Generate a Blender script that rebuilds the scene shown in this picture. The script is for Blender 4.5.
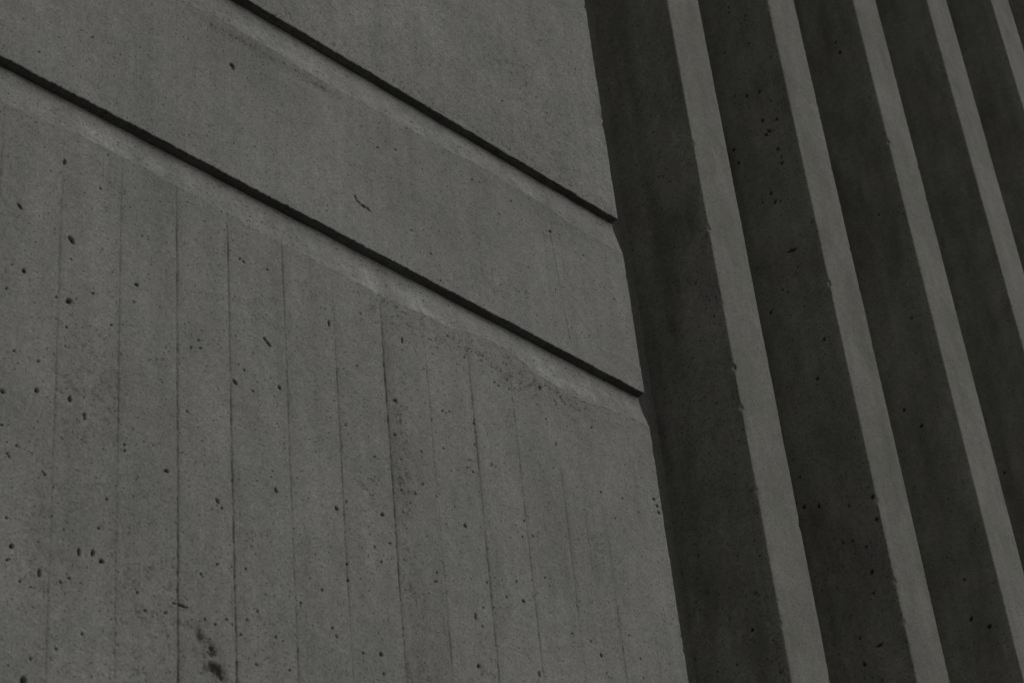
import bpy, math
import numpy as np
from mathutils import Vector, Matrix

# ---------------------------------------------------------------- camera, sky, sun, exposure
SC = bpy.context.scene
for o in list(bpy.data.objects):
    bpy.data.objects.remove(o)
COL = SC.collection

WALL_Y = 3.0            # the facade plane
EYE = 1.6               # camera height above the pavement

def make_camera():
    yaw, pitch, roll = 0.86103433, 0.61235016, -0.1120469
    sa, ca, sb, cb = math.sin(yaw), math.cos(yaw), math.sin(pitch), math.cos(pitch)
    fwd = Vector((sa*cb, ca*cb, sb)); right = Vector((ca, -sa, 0)); up = right.cross(fwd)
    r = right*math.cos(roll) + up*math.sin(roll)
    u = -right*math.sin(roll) + up*math.cos(roll)
    cd = bpy.data.cameras.new('camera'); cam = bpy.data.objects.new('camera', cd); COL.objects.link(cam)
    m = Matrix((r, u, -fwd)).transposed().to_4x4(); m.translation = Vector((0, 0, EYE))
    cam.matrix_world = m
    cd.sensor_width = 36.0; cd.lens = 2182.445/1024*36.0
    cd.clip_start = 0.05; cd.clip_end = 2000
    cd.dof.use_dof = True; cd.dof.focus_distance = 5.5; cd.dof.aperture_fstop = 11.0
    SC.camera = cam
make_camera()

SUN_DIR = Vector((0.50, -0.70, 0.48)).normalized()      # towards the brightest part of the cloud
sun_el = math.asin(SUN_DIR.z); sun_az = math.atan2(SUN_DIR.x, SUN_DIR.y)
W = bpy.data.worlds.new('World'); SC.world = W; W.use_nodes = True
nt = W.node_tree; nt.nodes.clear()
out = nt.nodes.new('ShaderNodeOutputWorld'); bg = nt.nodes.new('ShaderNodeBackground')
sky = nt.nodes.new('ShaderNodeTexSky'); sky.sky_type = 'NISHITA'; sky.sun_disc = False
sky.sun_elevation = sun_el; sky.sun_rotation = sun_az
sky.air_density = 1.0; sky.dust_density = 2.0; sky.ozone_density = 1.0
hs = nt.nodes.new('ShaderNodeHueSaturation'); hs.inputs['Saturation'].default_value = 0.12   # overcast: the cloud takes the blue away
nt.links.new(sky.outputs[0], hs.inputs['Color']); nt.links.new(hs.outputs[0], bg.inputs['Color'])
bg.inputs['Strength'].default_value = 0.14
nt.links.new(bg.outputs[0], out.inputs['Surface'])
sl = bpy.data.lights.new('sun', 'SUN'); sl.energy = 0.5; sl.angle = math.radians(35); sl.color = (1.0, 0.985, 0.96)
so = bpy.data.objects.new('sun', sl); COL.objects.link(so)
so.rotation_euler = SUN_DIR.to_track_quat('Z', 'Y').to_euler(); so.location = (8, -8, 16)
SC.view_settings.view_transform = 'Standard'; SC.view_settings.look = 'None'
SC.view_settings.exposure = -1.16; SC.view_settings.gamma = 1.0
SC.view_settings.use_curve_mapping = False
SC.cycles.filter_width = 1.5          # the lens is a little soft

# ---------------------------------------------------------------- numpy noise
def lattice(ix, iy, seed):
    h = (ix.astype(np.int64)*374761393 + iy.astype(np.int64)*668265263 + seed*1274126177) & 0xFFFFFFFF
    h = ((h ^ (h >> 13))*1274126177) & 0xFFFFFFFF
    h = (h ^ (h >> 16)) & 0xFFFFFFFF
    return h/4294967295.0*2 - 1

def vnoise(x, y, seed):
    x, y = np.broadcast_arrays(x, y)
    ix = np.floor(x); iy = np.floor(y); fx = x-ix; fy = y-iy
    fx = fx*fx*(3-2*fx); fy = fy*fy*(3-2*fy)
    a = lattice(ix, iy, seed); b = lattice(ix+1, iy, seed); c = lattice(ix, iy+1, seed); d = lattice(ix+1, iy+1, seed)
    return (a*(1-fx)+b*fx)*(1-fy) + (c*(1-fx)+d*fx)*fy

def fbm(x, y, seed, octs=3):
    s = 0; a = 1.0; t = 0
    for i in range(octs):
        s = s + a*vnoise(x*2**i, y*2**i, seed+i*17); t += a; a *= 0.55
    return s/t

def sstep(a, b, x):
    t = np.clip((x-a)/(b-a), 0, 1); return t*t*(3-2*t)

def graded(lo, hi, flo, fhi, step, grow=1.06, cap=0.25):
    """coordinates: even steps between flo and fhi, growing steps outside"""
    v = list(np.arange(flo, fhi, step)) + [fhi]
    s = step; p = flo
    left = []
    while p > lo:
        s = min(s*grow, cap); p -= s; left.append(max(p, lo))
    s = step; p = fhi; rightl = []
    while p < hi:
        s = min(s*grow, cap); p += s; rightl.append(min(p, hi))
    return np.array(left[::-1] + v + rightl)

# ---------------------------------------------------------------- objects
def grid_mesh(name, X, Y, Z, mat, parent=None, dirt_shade=None, pale=None, flip=False):
    """one smooth sheet of quads from 2-D arrays of positions (rows, cols)"""
    n, m = X.shape
    me = bpy.data.meshes.new(name)
    co = np.stack([X, Y, Z], -1).reshape(-1, 3).astype(np.float32)
    idx = np.arange(n*m).reshape(n, m)
    a, b, c, d = idx[:-1, :-1], idx[:-1, 1:], idx[1:, 1:], idx[1:, :-1]
    q = np.stack([a, b, c, d] if not flip else [a, d, c, b], -1).reshape(-1).astype(np.int32)
    nf = (n-1)*(m-1)
    me.vertices.add(n*m); me.vertices.foreach_set('co', co.ravel())
    me.loops.add(nf*4); me.loops.foreach_set('vertex_index', q)
    me.polygons.add(nf); me.polygons.foreach_set('loop_start', np.arange(0, nf*4, 4, dtype=np.int32))
    me.polygons.foreach_set('use_smooth', np.ones(nf, dtype=bool))
    for nm, arr in (('dirt_shade', dirt_shade), ('pale', pale)):
        at = me.attributes.new(nm, 'FLOAT', 'POINT')
        if arr is not None:
            at.data.foreach_set('value', np.clip(arr, 0, 1).astype(np.float32).ravel())
    me.materials.append(mat)
    me.update(calc_edges=True)
    o = bpy.data.objects.new(name, me); COL.objects.link(o)
    if parent:
        o.parent = parent
    return o

def tag(o, label=None, cat=None, group=None, kind=None):
    if label: o['label'] = label
    if cat: o['category'] = cat
    if group: o['group'] = group
    if kind: o['kind'] = kind
    return o

def thing(name, label, cat, loc, group=None):
    o = bpy.data.objects.new(name, None); COL.objects.link(o); o.location = loc
    o.empty_display_size = 0.2
    return tag(o, label, cat, group)

# ---------------------------------------------------------------- materials
def concrete(name, c1, c2, grain=1.0, board=0.0, rough=0.9):
    m = bpy.data.materials.new(name); m.use_nodes = True
    nt = m.node_tree; N = nt.nodes; L = nt.links
    b = N['Principled BSDF']; b.inputs['Roughness'].default_value = rough
    b.inputs['Specular IOR Level'].default_value = 0.25
    geo = N.new('ShaderNodeNewGeometry')
    def mapping(s):
        mp = N.new('ShaderNodeMapping'); mp.inputs['Scale'].default_value = s
        L.new(geo.outputs['Position'], mp.inputs['Vector']); return mp.outputs[0]
    def noise(vec, scale, detail=3, rgh=0.55, dist=0.0):
        n = N.new('ShaderNodeTexNoise'); n.inputs['Scale'].default_value = scale
        n.inputs['Detail'].default_value = detail; n.inputs['Roughness'].default_value = rgh
        n.inputs['Distortion'].default_value = dist
        L.new(vec, n.inputs['Vector']); return n.outputs['Fac']
    def rng(v, a, b_, c, d):
        r = N.new('ShaderNodeMapRange'); L.new(v, r.inputs['Value'])
        for k, x in zip(('From Min', 'From Max', 'To Min', 'To Max'), (a, b_, c, d)): r.inputs[k].default_value = x
        return r.outputs[0]
    def math_(op, x, y):
        n = N.new('ShaderNodeMath'); n.operation = op
        for i, v in enumerate((x, y)):
            if isinstance(v, (int, float)): n.inputs[i].default_value = v
            else: L.new(v, n.inputs[i])
        return n.outputs[0]
    iso = mapping((1, 1, 1)); tall = mapping((1, 1, 0.10)); wide = mapping((0.25, 1, 1))
    hue = rng(noise(iso, 5.0, 4, 0.6, 0.4), 0.35, 0.65, 0, 1)
    mix = N.new('ShaderNodeMix'); mix.data_type = 'RGBA'
    mix.inputs['A'].default_value = (*c1, 1); mix.inputs['B'].default_value = (*c2, 1)
    L.new(hue, mix.inputs['Factor'])
    f = rng(noise(iso, 2.2, 5, 0.6, 0.6), 0.3, 0.7, 0.86, 1.10)
    f = math_('MULTIPLY', f, rng(noise(tall, 18.0, 5, 0.65), 0.3, 0.7, 0.89, 1.09))
    f = math_('MULTIPLY', f, rng(noise(iso, 38.0, 5, 0.7), 0.3, 0.7, 1-0.12*grain, 1+0.10*grain))
    f = math_('MULTIPLY', f, rng(noise(iso, 150.0, 3, 0.6), 0.3, 0.7, 1-0.19*grain, 1+0.17*grain))
    f = math_('MULTIPLY', f, rng(noise(iso, 11.0, 5, 0.65, 0.8), 0.32, 0.68, 1-0.045*grain, 1+0.04*grain))
    # sparse dark sand specks
    sp = rng(noise(iso, 120.0, 2, 0.5), 0.62, 0.72, 1.0, 1-0.6*min(grain, 1.2))
    f = math_('MULTIPLY', f, sp)
    at = N.new('ShaderNodeAttribute'); at.attribute_name = 'dirt_shade'
    ap = N.new('ShaderNodeAttribute'); ap.attribute_name = 'pale'
    f = math_('MULTIPLY', f, rng(ap.outputs['Fac'], 0, 1, 1.0, 1.35))
    vm = N.new('ShaderNodeVectorMath'); vm.operation = 'SCALE'
    L.new(mix.outputs['Result'], vm.inputs[0]); L.new(f, vm.inputs['Scale'])
    mx = N.new('ShaderNodeMix'); mx.data_type = 'RGBA'; mx.inputs['B'].default_value = (0.034, 0.027, 0.017, 1)
    L.new(vm.outputs[0], mx.inputs['A']); L.new(at.outputs['Fac'], mx.inputs['Factor'])
    L.new(mx.outputs['Result'], b.inputs['Base Color'])
    h = math_('ADD', math_('MULTIPLY', noise(iso, 60.0, 4, 0.6), 1.4), math_('MULTIPLY', noise(iso, 330.0, 3, 0.6), 0.7*grain))
    h = math_('ADD', h, math_('MULTIPLY', noise(mapping((1.2, 1, 0.12)), 160.0, 2, 0.5), 0.5*board))
    bp = N.new('ShaderNodeBump'); bp.inputs['Strength'].default_value = 0.6; bp.inputs['Distance'].default_value = 0.0014
    L.new(h, bp.inputs['Height']); L.new(bp.outputs[0], b.inputs['Normal'])
    return m

M_BOARD = concrete('board_marked_concrete', (0.282, 0.288, 0.268), (0.318, 0.306, 0.290), 1.35, 1.0)
M_ROUGH = concrete('sandy_concrete', (0.285, 0.291, 0.270), (0.320, 0.309, 0.290), 1.6, 0.2)
M_FIN = concrete('fin_concrete', (0.288, 0.300, 0.262), (0.325, 0.308, 0.284), 1.25, 0.3)
HOLES="""1975,5033,10,0 2128,5094,10,0 2160,5092,16,0 2020,4963,16,0 2221,5066,10,0 2293,5140,10,0 2110,4973,10,0 2572,5250,37,0 2576,5241,16,0 2670,5310,10,0 2669,5293,10,0 2508,5021,10,0 2774,5265,10,0 2762,5064,10,0 2695,5033,10,0 2862,5073,10,0 2368,5027,10,0 2097,4689,25,1 2208,4769,10,0 2192,4666,16,0 2150,4736,10,0 2087,4653,10,0 2215,4693,10,0 2150,4631,10,0 2070,4904,10,0 1990,4512,25,2 3924,6036,16,0 3720,5805,16,0 3565,5703,16,0 3561,5690,10,0 3174,5686,10,0 3354,5788,10,0 3052,5251,16,0 3119,5279,16,0 3036,5159,10,0 3287,5293,10,0 3403,5329,16,0 3432,5335,16,0 3554,5332,16,0 3559,5317,10,0 3324,5199,10,0 3499,5258,16,0 3281,5197,10,0 3124,5138,10,0 2941,5099,10,0 3000,5293,10,0 3060,5320,10,0 3384,5440,16,0 2962,5041,16,2 2973,5029,16,2 2988,5022,16,3 3003,5025,16,2 2122,4487,37,0 2116,4492,25,0 2032,4438,10,0 2320,4597,10,0 2007,4352,25,0 1968,4289,16,0 2291,4451,25,0 2329,4523,10,0 2152,4421,10,0 2119,4328,37,0 2088,4324,16,0 2122,4351,10,0 2178,4375,16,0 2218,4397,10,0 2284,4402,16,0 2115,4260,16,0 2226,4315,16,0 2189,4284,10,0 2197,4274,10,0 2114,4210,10,0 1993,4147,16,0 2050,4147,16,0 1971,4041,25,0 2049,4076,25,0 2073,4069,10,0 2128,4089,25,1 2165,4063,25,1 2186,4110,10,0 1973,3964,16,0 1988,3970,10,0 2009,3931,16,0 1989,3906,16,0 2159,4004,10,0 2264,4034,16,0 2265,4020,16,0 2293,4043,10,0 2336,4060,10,0 2458,4379,16,0 2437,4350,16,0 2463,4360,16,0 2467,4406,10,0 2511,4392,10,0 2405,4293,10,0 2359,4226,10,0 2425,4180,16,0 2453,4151,10,0 2581,4661,16,1 2592,4658,16,2 2663,4670,16,0 2586,4355,16,0 2559,4311,25,2 2609,4309,16,0 2687,4351,25,0 2649,4466,25,2 2659,4458,25,2 2674,4411,10,0 2660,4365,10,0 2769,4660,10,0 2810,4663,10,0 2848,4600,25,1 2849,4383,10,0 2836,4357,10,0 2737,4471,10,0 2861,4645,10,0 3088,4659,25,1 3249,4744,16,0 2953,4677,16,0 2931,4516,16,0 3305,4703,16,0 3050,4467,25,0 2884,4330,16,0 2919,4435,10,0 2994,4458,10,0 3039,4366,16,0 3149,4597,10,0 3175,4606,10,0 3408,4671,16,0 3423,4667,16,0 3462,4673,16,0 3456,4719,10,0 3208,4503,16,0 3233,4511,16,0 3316,4511,16,0 3311,4446,16,0 3201,4393,16,0 3099,4439,10,0 3124,4354,16,0 3705,5303,25,0 3837,5283,16,0 3949,5182,16,0 3867,5208,10,0 3919,5314,10,0 3216,4986,16,0 3336,5091,10,0 3244,4914,16,0 3152,5029,16,0 3420,5049,10,0 3553,5205,10,0 3573,5012,10,0 3368,4686,10,0 3527,4767,10,0 3591,4634,16,0 3771,4681,16,0 3618,4570,16,1 3265,4597,10,0 3108,4925,10,0 2371,4012,25,0 1993,3901,16,0 2076,3891,16,0 2003,3834,10,0 1994,3765,16,0 2223,3890,16,0 2008,3708,25,0 2000,3676,16,0 2066,3738,10,0 2160,3749,25,1 2192,3757,25,1 2213,3746,25,0 2179,3720,10,0 2071,3672,25,1 2030,3641,16,0 2139,3684,16,0 2120,3669,16,0 2165,3682,10,0 2205,3817,16,0 2277,3832,10,0 2299,3706,16,0 2318,3672,16,0 2368,3683,16,0 2288,3717,10,0 2172,3576,16,0 2114,3553,10,0 2115,3527,16,0 2060,3490,16,0 2046,3442,37,0 2156,3482,10,0 2219,3596,10,0 2504,3989,25,2 2515,3975,16,0 2501,3837,16,0 2458,3800,16,0 2576,3852,16,0 2433,3688,10,0 2452,3691,10,0 2467,3701,16,0 2493,3697,16,0 2523,3718,16,0 2576,3734,16,0 2621,3737,10,0 2635,3742,10,0 2648,3744,10,0 2559,3695,16,0 2652,3718,16,0 2598,3639,16,3 2629,3663,10,0 2615,3676,10,0 2672,3660,10,0 2687,3653,16,0 2538,3709,10,0 2666,4075,25,2 2624,3807,10,0 2724,3820,16,0 2720,3782,10,0 2787,3872,16,0 2811,3789,16,0 2822,3772,16,2 2841,4094,25,0 2742,4152,10,0 2591,3911,10,0 2753,3938,10,0 2320,3523,10,0 2605,3763,16,0 2390,3711,16,3 2407,3712,25,3 2419,3712,16,3 2873,4123,16,0 2982,4129,25,0 2999,4061,16,0 2951,4035,16,0 2969,4003,16,0 2864,3962,16,0 2864,3921,16,0 3288,4393,16,0 3279,4368,16,0 3296,4363,16,0 3367,4411,16,0 3392,4405,10,0 2970,4279,16,0 3252,4197,25,0 3229,4195,10,0 3120,4262,16,0 3048,4219,16,0 3094,4227,16,0 3143,4035,16,0 3138,4010,16,3 3157,3984,10,0 3190,3974,10,0 3258,3959,25,1 3288,3991,16,0 3279,3940,16,0 3308,4064,16,0 3371,4046,16,0 3429,4054,25,0 3454,4065,10,0 3412,4101,16,0 3516,4146,16,0 3463,4286,16,0 3488,4253,16,0 3451,4237,16,0 3774,4484,16,0 3859,4496,16,0 3918,4475,16,0 3817,4421,16,0 3993,4543,25,0 4003,4526,25,0 4006,4507,25,0 3253,3831,25,0 2897,3756,16,0 2950,3769,25,0 2954,3724,16,0 2953,3708,10,0 3457,3871,25,1 3691,3991,25,0 3660,4019,16,0 3809,4081,16,0 3842,4027,16,0 3842,3975,16,0 3593,4019,16,0 3547,3932,10,0 3622,4105,10,0 """
FIN_HOLES={
1:"""36,5385,30,0 81,5093,30,0 41,5081,18,0 91,5605,18,0 99,5381,18,0 235,4648,30,0 95,4348,46,0 62,4447,30,0 103,4320,18,0 72,4719,18,0 27,4551,30,0 166,4272,30,0 28,4191,30,0 265,4409,18,0 242,4852,18,0 110,5960,30,0 196,5995,18,0 136,6095,18,0 """,
2:"""165,7166,34,0 167,7142,34,0 103,7078,34,0 113,6948,34,0 103,6908,21,0 221,6979,34,0 34,6823,34,0 217,6765,34,0 165,6731,52,0 110,6712,52,0 72,6642,34,0 122,6584,52,0 64,6552,52,0 119,6517,52,2 104,6524,52,2 85,6428,52,0 39,6389,21,0 78,6389,34,0 81,6361,52,0 264,6542,52,0 254,6474,52,0 228,6449,21,0 148,6269,52,0 189,6254,34,0 139,6224,52,0 116,6215,34,0 246,6287,21,0 15,6058,34,0 121,6000,52,3 105,5994,52,3 185,5981,21,0 104,5921,34,0 180,5870,34,0 162,5850,34,0 248,5910,21,0 243,5812,52,0 168,5757,21,0 150,5675,21,0 181,5665,21,0 63,5600,52,0 118,5475,52,0 243,5670,21,0 176,5359,21,0 256,5167,34,0 263,5059,52,0 208,5036,52,0 148,4875,34,0 112,4864,34,0 70,4824,34,0 101,4984,34,0 69,4735,52,0 165,4797,21,0 79,4666,34,0 91,4583,21,0 96,4497,52,3 159,4548,34,0 162,4462,52,0 112,4388,34,0 169,4556,21,0 255,4754,21,0 105,5095,21,0 12,4974,52,0 15,4895,52,0 """,
3:"""107,7285,58,0 116,7342,38,0 108,6475,38,0 148,7433,23,0 77,5985,38,0 192,5654,58,0 140,5561,58,0 81,5734,23,0 92,5843,23,0 127,4803,58,0 69,4750,58,0 117,4944,38,0 160,5048,23,0 104,5249,23,0 """,
4:"""81,7645,26,0 202,5645,42,0 """,
}

# ---------------------------------------------------------------- measured shape of the facade (metres)
WALL_R = 4.0251                 # right edge of the board-marked wall
PITCH, FIN_W, FIN_D = 0.64085, 0.18834, 0.310
Z_A, Z_B = 5.5027, 4.8920       # soffits of the two drip grooves
G_D = 0.025                     # how deep each groove is cut
TOP = 13.2
JOINTS = [(1.3215, .5), (1.4760, .4), (1.6300, .5), (1.7850, .4), (1.9385, .5),
          (2.0925, .35), (2.2468, .45), (2.3987, .85), (2.5453, .8), (2.7092, .75), (2.8629, .6), (3.0202, 1.0),
          (3.1653, .7), (3.3174, .95), (3.4700, .5), (3.6241, .45), (3.6974, .3), (3.7769, .5), (3.9100, .18)]
x = 1.3215
while x > -5.9:
    x -= 0.1536; JOINTS.insert(0, (x, 0.5))
RIDGE_B = [(-6, 4.770), (1.928, 4.769), (2.012, 4.768), (2.142, 4.784), (2.277, 4.783), (2.389, 4.778), (2.623, 4.772), (2.745, 4.77),
           (2.871, 4.768), (2.99, 4.764), (3.114, 4.77), (3.262, 4.776), (3.40, 4.798), (3.47, 4.803), (3.587, 4.763), (3.738, 4.754), (3.888, 4.777), (4.035, 4.779)]
RIDGE_A = [(-6, 5.38), (2.391, 5.365), (2.514, 5.382), (2.6, 5.384), (2.752, 5.375), (2.934, 5.372), (3.106, 5.384), (3.288, 5.381),
           (3.481, 5.396), (3.705, 5.389), (3.808, 5.375), (4.03, 5.378)]

def parse(s):
    return [tuple(int(v)/1000.0 for v in t.split(',')) for t in s.split()]

rs = np.random.RandomState(7)

def stamp(U, Zc, dep, dirt_shade, u, z, r, sh, deep=1.3, dark=1.0, seed=0):
    """press one air hole into the sheet; U and Zc are the 1-D coordinates of its columns and rows"""
    au, az = {0: (1, 1), 1: (.7, 1.7), 2: (1.5, .8), 3: (1.9, .6)}[sh]
    R = r*2.2
    i0, i1 = np.searchsorted(U, (u-R, u+R)); j0, j1 = np.searchsorted(Zc, (z-R, z+R))
    i0 = max(i0-1, 0); j0 = max(j0-1, 0); i1 += 1; j1 += 1
    if i1-i0 < 2 or j1-j0 < 2: return
    du = U[None, i0:i1]-u; dz = Zc[j0:j1, None]-z
    if sh == 2: du, dz = (du-dz)*0.707, (du+dz)*0.707      # slants down to the right
    ang = np.arctan2(dz+1e-9, du)
    q = np.hypot(du/(r*au), dz/(r*az))*(1+0.12*np.sin(ang*2+seed*1.7)+0.08*np.sin(ang*3+seed))
    k = 1-sstep(0.35, 1.2, q)
    dep[j0:j1, i0:i1] = np.maximum(dep[j0:j1, i0:i1], k*min(deep*r, 0.007))
    dirt_shade[j0:j1, i0:i1] = np.maximum(dirt_shade[j0:j1, i0:i1], k*dark)

def joint_columns(base):
    extra = []
    for u, s in JOINTS:
        if 1.6 < u < 4.02: extra += [u-.0032, u-.0018, u-.0009, u, u+.0009, u+.0018, u+.0032]
    return np.unique(np.round(np.concatenate([base, extra]), 5))

STEP = 0.0023
U = joint_columns(graded(-6.0, WALL_R, 1.72, WALL_R, STEP))
HOLE = [(a, b, c*0.1*2.2, int(round(d*1000))) for a, b, c, d in parse(HOLES)]
for (p, q) in (((2.960, 5.045), (2.965, 5.030)), ((2.965, 5.030), (2.978, 5.024)), ((2.978, 5.024), (2.990, 5.026)), ((2.990, 5.026), (3.010, 5.020))):
    for i in range(7):          # a short crooked crack in the middle of the band
        t = i/6; HOLE.append((p[0]+(q[0]-p[0])*t+rs.uniform(-.001, .001), p[1]+(q[1]-p[1])*t+rs.uniform(-.001, .001), rs.choice([.0022, .0026, .0038]), 0))
for i in range(1500):        # the small air holes between them
    HOLE.append((rs.uniform(1.75, 4.0), rs.uniform(3.3, 6.2), rs.choice([.0011, .0014, .0018, .0024], p=[.4, .3, .2, .1]), rs.choice([0, 0, 1])))
for i in range(700):        # and those on the rest of the wall
    HOLE.append((rs.uniform(-5.5, 1.7), rs.uniform(0.3, 8), rs.choice([.003, .005, .007]), rs.choice([0, 1, 2])))

BOARD_OFF = rs.uniform(-0.0003, 0.0003, 80); BOARD_TONE = rs.uniform(-1, 1, 80)
ju = np.array([j[0] for j in JOINTS])
BOARD_TONE[np.searchsorted(ju, 3.05)] = 1.0; BOARD_TONE[np.searchsorted(ju, 2.95)] = -0.6

def edge_loss(z, seed):
    """how much has crumbled off the vertical arris at height z"""
    e = 0.0022 + 0.0030*fbm(z*30, z*0+3.3, seed, 4)
    c = fbm(z*34, z*0+8.1, seed+5, 2)
    e = e + 0.009*sstep(0.42, 0.75, c)
    return np.maximum(e, 0)

def wall_course(name, zlo, zhi, ridge, soffit, mat, parent, boards, label=None, rough=1.0, seed=1):
    """one lift of the wall: face, sloped bed of the groove above it (ridge), soffit of the groove below it"""
    groove_top = zhi if ridge is not None else None
    flo, fhi = max(zlo, 3.25), min(zhi, 6.3)
    Zc = graded(zlo, zhi, flo, fhi, STEP)
    U2, Z2 = np.meshgrid(U, Zc)
    hole = np.zeros_like(U2); dirt_shade = np.zeros_like(U2); pale = np.zeros_like(U2)
    in_band = np.zeros_like(U2)
    if ridge is not None:
        zr = np.interp(U, [p[0] for p in ridge], [p[1] for p in ridge])
        zr = zr + 0.0050*fbm(U*18, U*0+seed, seed+2, 4) + 0.0035*fbm(U*90, U*0+seed, seed+9, 2)
        in_band = sstep(-0.002, 0.007, Z2 - zr[None, :])
    for n, (a, b, r, sh) in enumerate(HOLE):
        if zlo-.01 < b < zhi+.01: stamp(U, Zc, hole, dirt_shade, a, b, r, sh, seed=n, dark=1.0 if r > .0028 else 0.8)
    hole *= (1-0.75*in_band*(hole < .004)); dirt_shade *= (1-0.5*in_band)
    dep = 0.0007*fbm(U2*9, Z2*5, seed+20, 3) + 0.0004*rough*fbm(U2*70, Z2*60, seed+21, 3)
    # shutter boards
    bi = np.searchsorted(ju, U)
    s = boards
    dep += (BOARD_OFF[bi]*s)[None, :]*(1-in_band)
    dirt_shade += np.maximum(0, ((BOARD_TONE[bi]+.3)*0.065*s))[None, :]
    for k, (u, st) in enumerate(JOINTS):
        z_hi = {3.6974: 4.42, 3.6241: 4.50, 3.7769: 4.34, 3.91: 4.2}.get(u, 99.0); z_lo = {3.6974: 4.22}.get(u, -9.0)
        i0, i1 = np.searchsorted(U, (u-.02, u+.02))
        if i1-i0 < 3: continue
        # each seam wanders a little and comes and goes along its length
        uu = U[None, i0:i1] - u + 0.0011*fbm(Z2[:, i0:i1]*3, Z2[:, i0:i1]*0+k, 40+k, 2) + 0.0008*fbm(Z2[:, i0:i1]*60, Z2[:, i0:i1]*0+k, 45+k, 2)
        vis = np.clip(0.72+0.75*fbm(Z2[:, i0:i1]*4.5, Z2[:, i0:i1]*0+k*3.1, 60+k, 3), 0.22, 1)*st*s
        vis = vis*np.clip(0.85+0.5*fbm(Z2[:, i0:i1]*70, uu*150, 62+k, 2), 0.1, 1.5)*sstep(z_hi+.03, z_hi-.03, Z2[:, i0:i1])*sstep(z_lo-.02, z_lo+.02, Z2[:, i0:i1])
        if ridge is RIDGE_B: vis = vis*(1-sstep(4.60, 4.80, Z2[:, i0:i1])*(0.75 if u > 2.9 else 0.35))
        g = np.exp(-(uu/0.0030)**2)
        dep[:, i0:i1] += g*vis*0.0026*(1-in_band[:, i0:i1])
        dirt_shade[:, i0:i1] = np.maximum(dirt_shade[:, i0:i1], g*vis*0.58*(1-in_band[:, i0:i1]))
        dirt_shade[:, i0:i1] += 0.15*vis*np.exp(-((uu-.003)/0.009)**2)*(1-in_band[:, i0:i1])
    # fine slanting saw marks left by the boards
    saw = vnoise((U2*0.9+Z2*0.45)*20, (Z2*0.9-U2*0.45)*260, seed+30)*np.clip(0.3+fbm(U2*4, Z2*4, seed+31, 2), 0, 1)
    dep += 0.00022*saw*(1-in_band); dirt_shade += 0.035*np.clip(saw, 0, 1)*(1-in_band)
    # rough, sandy places
    pit = 1.3*np.clip(0.75*fbm(U2*75-Z2*30, Z2*95, seed+33, 4)+0.35*vnoise(U2*260, Z2*210, seed+39)-0.11, 0, 0.6)
    where = sstep(0.15, 0.55, fbm(U2*3.2, Z2*2.2, seed+34, 3))*0.5
    if name == 'lower_course':
        for (a, b, ra, rb, w) in ((3.06, 4.24, .035, .36, 1.0), (2.95, 4.20, .035, .06, .9), (3.36, 4.735, .25, .05, .8), (3.62, 4.72, .16, .045, 1.1), (3.03, 4.735, .12, .04, .8), (3.18, 4.70, .03, .07, .5)):
            where += w*np.exp(-((U2-a)/ra)**2-((Z2-b)/rb)**2)
        for (a, b, ra, rb, w, tilt) in ((2.462, 3.650, .024, .015, .55, -.9), (2.487, 3.628, .020, .024, .85, -.6), (2.500, 3.588, .028, .018, .85, -.4), (2.467, 3.61, .010, .03, .35, 0)):
            dz = Z2-b-tilt*(U2-a)
            k = np.exp(-(((U2-a)/ra)**2+(dz/rb)**2)**1.5)
            k = k*np.clip(0.75+1.8*fbm(U2*60, Z2*60, seed+36, 4), 0, 1.3)
            dirt_shade += 1.0*w*k; dep += 0.003*k
    if name == 'middle_course':
        k = sstep(2.42, 2.52, U2)*(1-sstep(2.88, 2.98, U2))*np.exp(-((Z2-5.352)/.016)**2)
        dirt_shade += 0.20*k*np.clip(0.8+0.7*fbm(U2*25, Z2*40, 5, 3), 0, 1); where += 0.8*k
        uu = U2 - np.interp(Z2, (4.94, 5.30), (3.729, 3.704))
        v = sstep(4.90, 4.96, Z2)*(1-sstep(5.30, 5.31, Z2))*(0.6+0.5*fbm(Z2*16, Z2*0, 77, 2))
        dirt_shade = np.maximum(dirt_shade, 0.55*v*np.exp(-(uu/0.0018)**2)); dep += 0.0016*v*np.exp(-(uu/0.0018)**2)
    if name == 'upper_course':
        where = where*.5 + 0.24 + 0.40*np.exp(-((Z2-5.53)/.02)**2)
    where = np.clip(where, 0, 1.3)*(1-0.85*in_band)
    dep += 0.0035*pit*where; dirt_shade += 1.1*pit*where + 0.05*where
    pale += 0.22*sstep(0.25, 0.6, fbm(U2*55, Z2*55, seed+38, 2))*where*0.7
    # sloped bed of the groove; skylight and soffit shade put into its colour
    if ridge is not None:
        t = np.clip((Z2-zr[None, :])/(groove_top-zr[None, :]), 0, 1)
        soft = np.clip(0.62+0.9*fbm(U*6, U*0+5, seed+44, 2), 0, 1)[None, :]
        slope = G_D*((1-soft)*(1.35*t-.35*t*t) + soft*sstep(-.15, 1.0, t)*np.clip(t*8, 0, 1))
        slope += 0.0012*fbm(U2*14, Z2*14, seed+41, 2)*in_band
        dep = dep*(1-0.6*in_band) + slope
        bed_light = np.clip(0.45+1.1*fbm(U2*5.5, Z2*3, seed+42, 3), 0, 1)
        spots = ((2.28, .12), (2.98, .06), (3.17, .09), (3.70, .13)) if ridge is RIDGE_B else ((2.72, .12), (3.30, .15), (3.62, .08))
        for (uc, ur) in spots:
            pale += 0.75*in_band*np.exp(-((U2-uc)/ur)**4)*(1-sstep(.35, .8, t))*np.clip(0.7+1.6*fbm(U2*20, Z2*34, seed+47, 4), 0, 1.3)  # painted patches of skylight just above the ridge
        pale += in_band*(-0.02+0.20*bed_light*(1-sstep(.55, 1.0, t)))
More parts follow.
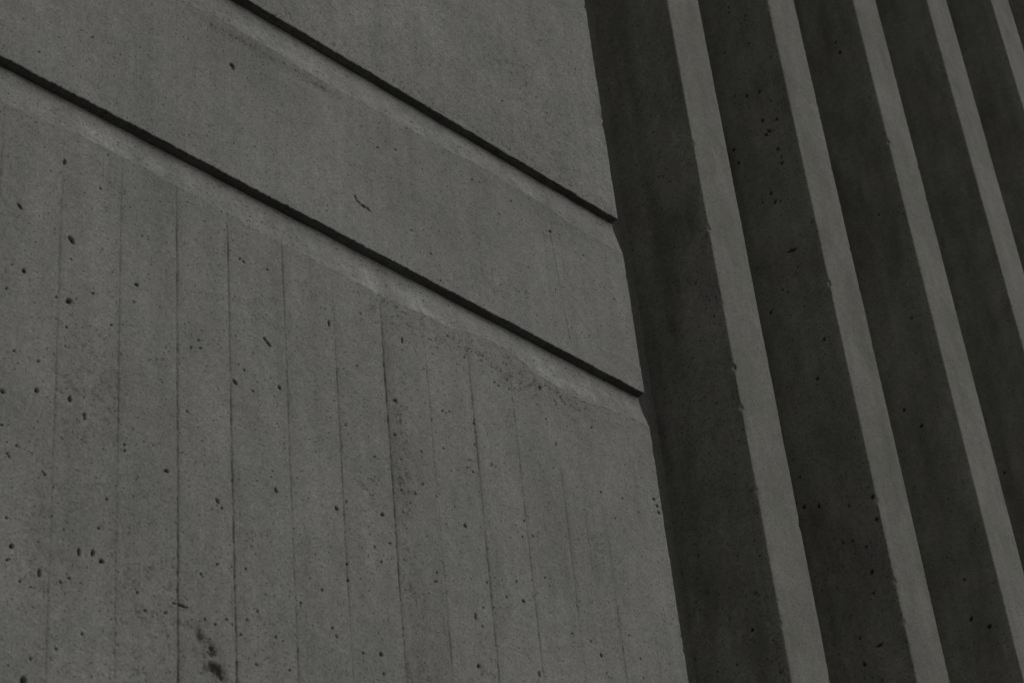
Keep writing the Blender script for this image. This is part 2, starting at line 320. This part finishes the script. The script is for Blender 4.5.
        dirt_shade += in_band*0.28*sstep(.55, 1.0, t)                                 # soft shade under the drip, painted into the colour
        line = np.exp(-((Z2-zr[None, :]+.001)/0.0022)**2)*np.clip(0.35+0.9*fbm(U2*30, Z2*60, seed+43, 3), 0, 1)
        frag = 1.0 + 1.3*sstep(3.30, 3.45, U2)*(1-sstep(3.88, 3.95, U2))*(ridge is RIDGE_B)
        dirt_shade += 0.26*line*frag; dep -= 0.0006*line
    # the crumbled right-hand arris
    X = U2.copy()
    X -= (edge_loss(Zc, 3)[:, None])*np.exp(-(WALL_R-U2)/0.006)
    rr = 0.0035
    dist = np.clip(WALL_R-U2, 0, rr)
    dep += rr*0.6*(1-np.sqrt(np.clip(1-((rr-dist)/rr)**2, 0, 1)))
    Y = dep + hole
    Zp = Z2.copy()
    lip = None
    if soffit:
        c = fbm(U*30, U*0+seed*2.2, seed+50, 3)
        lip = 0.0030*(1+c) + 0.0024*fbm(U*130, U*0, seed+55, 3) + 0.004*sstep(0.35, 0.8, fbm(U*38, U*0+1.7, seed+51, 3))
        Zp += lip[None, :]*np.exp(-(Z2-zlo)/0.006)
        arr = np.clip((zlo+0.004-Z2)/0.004, 0, 1)
        Y = Y + 0.0022*arr**2
        rows = np.linspace(0.12, 1.25, 9)[::-1]
        sy = rows[:, None]*G_D + Y[0:1, :]*0 + 0.0008*fbm(U[None, :]*60, rows[:, None]*9, seed+52, 2)
        sz = Zp[0:1, :] + 0.0006*np.ones_like(sy) + 0.0007*fbm(U[None, :]*40, rows[:, None]*5, seed+53, 2) - (rows[:, None]-.12)*lip[None, :]*0.85
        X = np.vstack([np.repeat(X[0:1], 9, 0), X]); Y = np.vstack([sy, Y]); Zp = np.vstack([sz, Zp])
        sd = 0.30+0.20*fbm(U[None, :]*7, rows[:, None]*2, seed+54, 3)  # underside shade put into the soffit colour, along with brown dirt
        sd = sd+0.20; dirt_shade = np.vstack([sd, dirt_shade]); pale = np.vstack([np.zeros_like(sd), pale])
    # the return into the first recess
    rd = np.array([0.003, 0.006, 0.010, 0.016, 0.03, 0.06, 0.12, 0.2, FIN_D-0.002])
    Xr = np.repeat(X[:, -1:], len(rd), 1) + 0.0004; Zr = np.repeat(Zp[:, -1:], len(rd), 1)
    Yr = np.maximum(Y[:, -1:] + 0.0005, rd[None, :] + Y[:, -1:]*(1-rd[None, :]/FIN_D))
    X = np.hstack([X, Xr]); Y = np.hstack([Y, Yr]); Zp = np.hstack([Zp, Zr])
    dirt_shade = np.hstack([dirt_shade, np.repeat(dirt_shade[:, -1:]*0.5, len(rd), 1)]); pale = np.hstack([pale, np.zeros((pale.shape[0], len(rd)))])
    o = grid_mesh(name, X-parent.location.x, Y+WALL_Y-parent.location.y, Zp-parent.location.z, mat, parent, dirt_shade, pale)
    if label: o['label'] = label
    return o

wall = thing('concrete_wall', 'wide pale board-marked concrete wall left of the dark recesses, cut by two slanting drip grooves', 'wall', (-1.0, WALL_Y, 0.0)); wall['kind'] = 'thing'
wall_course('lower_course', 0.0, Z_B, RIDGE_B, False, M_BOARD, wall, 1.0, 'lower wall face ribbed with vertical board seams', seed=1)
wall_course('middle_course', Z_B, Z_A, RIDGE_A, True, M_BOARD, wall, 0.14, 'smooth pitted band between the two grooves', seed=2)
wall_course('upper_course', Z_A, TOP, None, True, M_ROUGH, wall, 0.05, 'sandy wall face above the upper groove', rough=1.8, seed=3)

# ---------------------------------------------------------------- the fins
CHIPS = {1: [(6.049, .006), (5.709, .006), (5.181, .013), (5.039, .008), (4.753, .005), (4.326, .005)],
         2: [(5.795, .012), (4.537, .006), (4.959, .006), (4.677, .007), (7.046, .005)], 3: [(6.758, .009)]}      # the larger chips knocked off the left arrises
def make_fin(k, label, holes, fine=True):
    xl = WALL_R + k*PITCH - FIN_W
    st = 0.0036 if fine else 0.02
    Zc = graded(0.0, TOP, 3.9+.1*k, 6.9+.4*k, st)
    # the profile is walked from the back of the left side round the front to the back of the right side
    r = 0.003
    left = np.arange(FIN_D, r, -st)
    front = np.arange(r, FIN_W-r, st)
    rightd = np.array([.003, .006, .012, .03, .08, .16, FIN_D])
    px = np.concatenate([left*0, [0.0, .0009, r], front[1:], [FIN_W-r, FIN_W-.0009, FIN_W], rightd[1:]*0+FIN_W])
    py = np.concatenate([left, [r, .0009, 0.0], front[1:]*0, [0.0, .0009, .003], rightd[1:]])
    nl = len(left)
    S = np.concatenate([[0], np.cumsum(np.hypot(np.diff(px), np.diff(py)))])
    S2, Z2 = np.meshgrid(S, Zc)
    hole = np.zeros_like(S2); dirt_shade = np.zeros_like(S2); pale = np.zeros_like(S2)
    side_len = S[nl]
    if fine:
        for n, (y, z, rad, sh) in enumerate(holes):
            if y > 0.30: continue
            stamp(S, Zc, hole, dirt_shade, side_len-max(y, .004), z, rad*0.1*1.45, sh, deep=1.2, seed=n)
        for n in range(120):
            stamp(S, Zc, hole, dirt_shade, rs.uniform(0.0, side_len), rs.uniform(3.9, 7+.4*k), rs.choice([.0016, .0022, .003], p=[.5, .35, .15]), 0, dark=.7, seed=n)
        for n in range(45):
            stamp(S, Zc, hole, dirt_shade, rs.uniform(side_len+.01, side_len+FIN_W-.01), rs.uniform(3.9, 7+.4*k), .0017, 0, dark=.5, seed=n)
    sgn_side = (S < side_len).astype(float)
    nz = 0.0008*fbm(S2*8, Z2*4, 100+k*7, 3) + 0.0003*fbm(S2*60, Z2*50, 101+k*7, 2)
    el = np.exp(-np.abs(S-side_len-.003)/0.007); er = np.exp(-np.abs(S-(side_len+.003+FIN_W))/0.007)
    cl = 0.0016*(1+fbm(Zc*35, Zc*0, 200+k, 4)) + 0.003*sstep(.45, .85, fbm(Zc*40, Zc*0+2, 210+k, 2))
    for zc, w in CHIPS.get(k, []): cl = cl + w*np.exp(-np.abs((Zc-zc)/.012)**3)*(1+.5*fbm(Zc*150, Zc*0, 215+k, 2))
    cr = 0.0007*(1+fbm(Zc*20, Zc*0, 220+k, 3)) + 0.004*sstep(.6, .85, fbm(Zc*26, Zc*0+2, 230+k, 2))
    X = px[None, :] + cl[:, None]*el[None, :] - cr[:, None]*er[None, :]
    Y = py[None, :] + (cl[:, None]*el[None, :] + cr[:, None]*er[None, :])*0.5
    onfront = ((S >= side_len) & (S <= side_len+FIN_W+.006)).astype(float)[None, :]
    X = X + (nz+hole)*sgn_side[None, :]
    Y = Y + (nz+hole)*onfront
    # chipped arris and streaks of dirt on the side
    ch = sstep(.0022, .006, cl)[:, None]*el[None, :]
    dirt_shade += 0.25*ch*np.clip(fbm(S2*200, Z2*200, 240+k, 2)+.3, 0, 1); pale += 0.35*ch*np.clip(fbm(S2*150, Z2*150, 250+k, 2), 0, 1)
    st_ = np.clip(0.25+fbm(S2*16, Z2*0.9, 260+k, 3), 0, 1)*sgn_side[None, :]
    dirt_shade += 0.13*st_ + 0.09*np.clip(fbm(S2*45, Z2*2.5, 270+k, 2), 0, 1)*sgn_side[None, :]
    dirt_shade += onfront*(0.22+0.05*fbm(S2*14, Z2*3, 265+k, 4))       # the exposed fronts carry more grime
    dirt_shade += 0.42*np.clip(fbm(S2*9, Z2*4, 262+k, 4)-.05, 0, 1)*sgn_side[None, :] + 0.22*np.clip(fbm(S2*16, Z2*7, 263+k, 5), 0, 1) + 0.05*((k*7) % 5)/4
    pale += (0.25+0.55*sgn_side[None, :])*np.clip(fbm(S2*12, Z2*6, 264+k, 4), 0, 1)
    pit = np.clip(fbm(S2*110, Z2*90, 280+k, 2)-.33, 0, 1)*np.exp(-((S2-side_len+.03)/.03)**2)*sstep(0, .4, fbm(S2*0, Z2*3, 290+k, 2))
    dirt_shade += pit*0.9
    fin = grid_mesh('concrete_fin', X-FIN_W/2, Y, Z2+0*X, M_FIN, None, dirt_shade, pale)
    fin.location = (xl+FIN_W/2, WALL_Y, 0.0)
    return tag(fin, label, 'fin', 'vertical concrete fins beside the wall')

LAB = {1: 'first and widest-looking fin, next to the flat board-marked wall',
       2: 'second fin from the wall, its dark left side the most pitted with air holes',
       3: 'third fin from the wall, running from the top edge down to the lower right corner',
       4: 'fourth fin from the wall, leaving the photo halfway down its right edge',
       5: 'fifth fin from the wall, a dim narrow strip in the upper right corner',
       6: 'sixth fin from the wall, only its black left side showing in the corner',
       7: 'seventh fin from the wall, just beyond the right edge of the photo',
       8: 'eighth fin from the wall, beyond the right edge of the photo'}
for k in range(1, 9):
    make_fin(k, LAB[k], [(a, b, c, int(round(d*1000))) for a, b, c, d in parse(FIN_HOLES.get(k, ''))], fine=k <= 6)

# ---------------------------------------------------------------- wall behind the fins
bx = np.linspace(WALL_R-0.35, WALL_R+9*PITCH, 260); bz = graded(0, TOP, 3.9, 9.5, 0.02)
BX, BZ = np.meshgrid(bx, bz)
back = grid_mesh('recess_wall', BX-6.9, 0.0015*fbm(BX*7, BZ*5, 300, 3), BZ, M_FIN, None, 0.28+0.3*np.clip(fbm(BX*14, BZ*1.2, 301, 3), 0, 1))  # the even darkening is painted recess shade, the rest dirt streaks
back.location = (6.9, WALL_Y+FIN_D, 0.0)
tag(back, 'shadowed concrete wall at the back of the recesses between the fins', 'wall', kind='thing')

# ---------------------------------------------------------------- ground
def ground_mat():
    m = bpy.data.materials.new('asphalt'); m.use_nodes = True
    N = m.node_tree.nodes; L = m.node_tree.links; b = N['Principled BSDF']; b.inputs['Roughness'].default_value = 0.92
    geo = N.new('ShaderNodeNewGeometry'); n = N.new('ShaderNodeTexNoise'); n.inputs['Scale'].default_value = 3; n.inputs['Detail'].default_value = 8
    L.new(geo.outputs['Position'], n.inputs['Vector'])
    r = N.new('ShaderNodeValToRGB'); r.color_ramp.elements[0].color = (.04, .04, .038, 1); r.color_ramp.elements[1].color = (.075, .073, .068, 1)
    L.new(n.outputs['Fac'], r.inputs[0]); L.new(r.outputs[0], b.inputs['Base Color'])
    n2 = N.new('ShaderNodeTexNoise'); n2.inputs['Scale'].default_value = 160
    L.new(geo.outputs['Position'], n2.inputs['Vector'])
    bp = N.new('ShaderNodeBump'); bp.inputs['Distance'].default_value = .004; L.new(n2.outputs['Fac'], bp.inputs['Height']); L.new(bp.outputs[0], b.inputs['Normal'])
    return m
gx, gy = np.meshgrid(np.linspace(-600, 600, 25), np.linspace(-600, 600, 25))
g = grid_mesh('ground', gx, gy, gx*0, ground_mat()); tag(g, kind='structure')
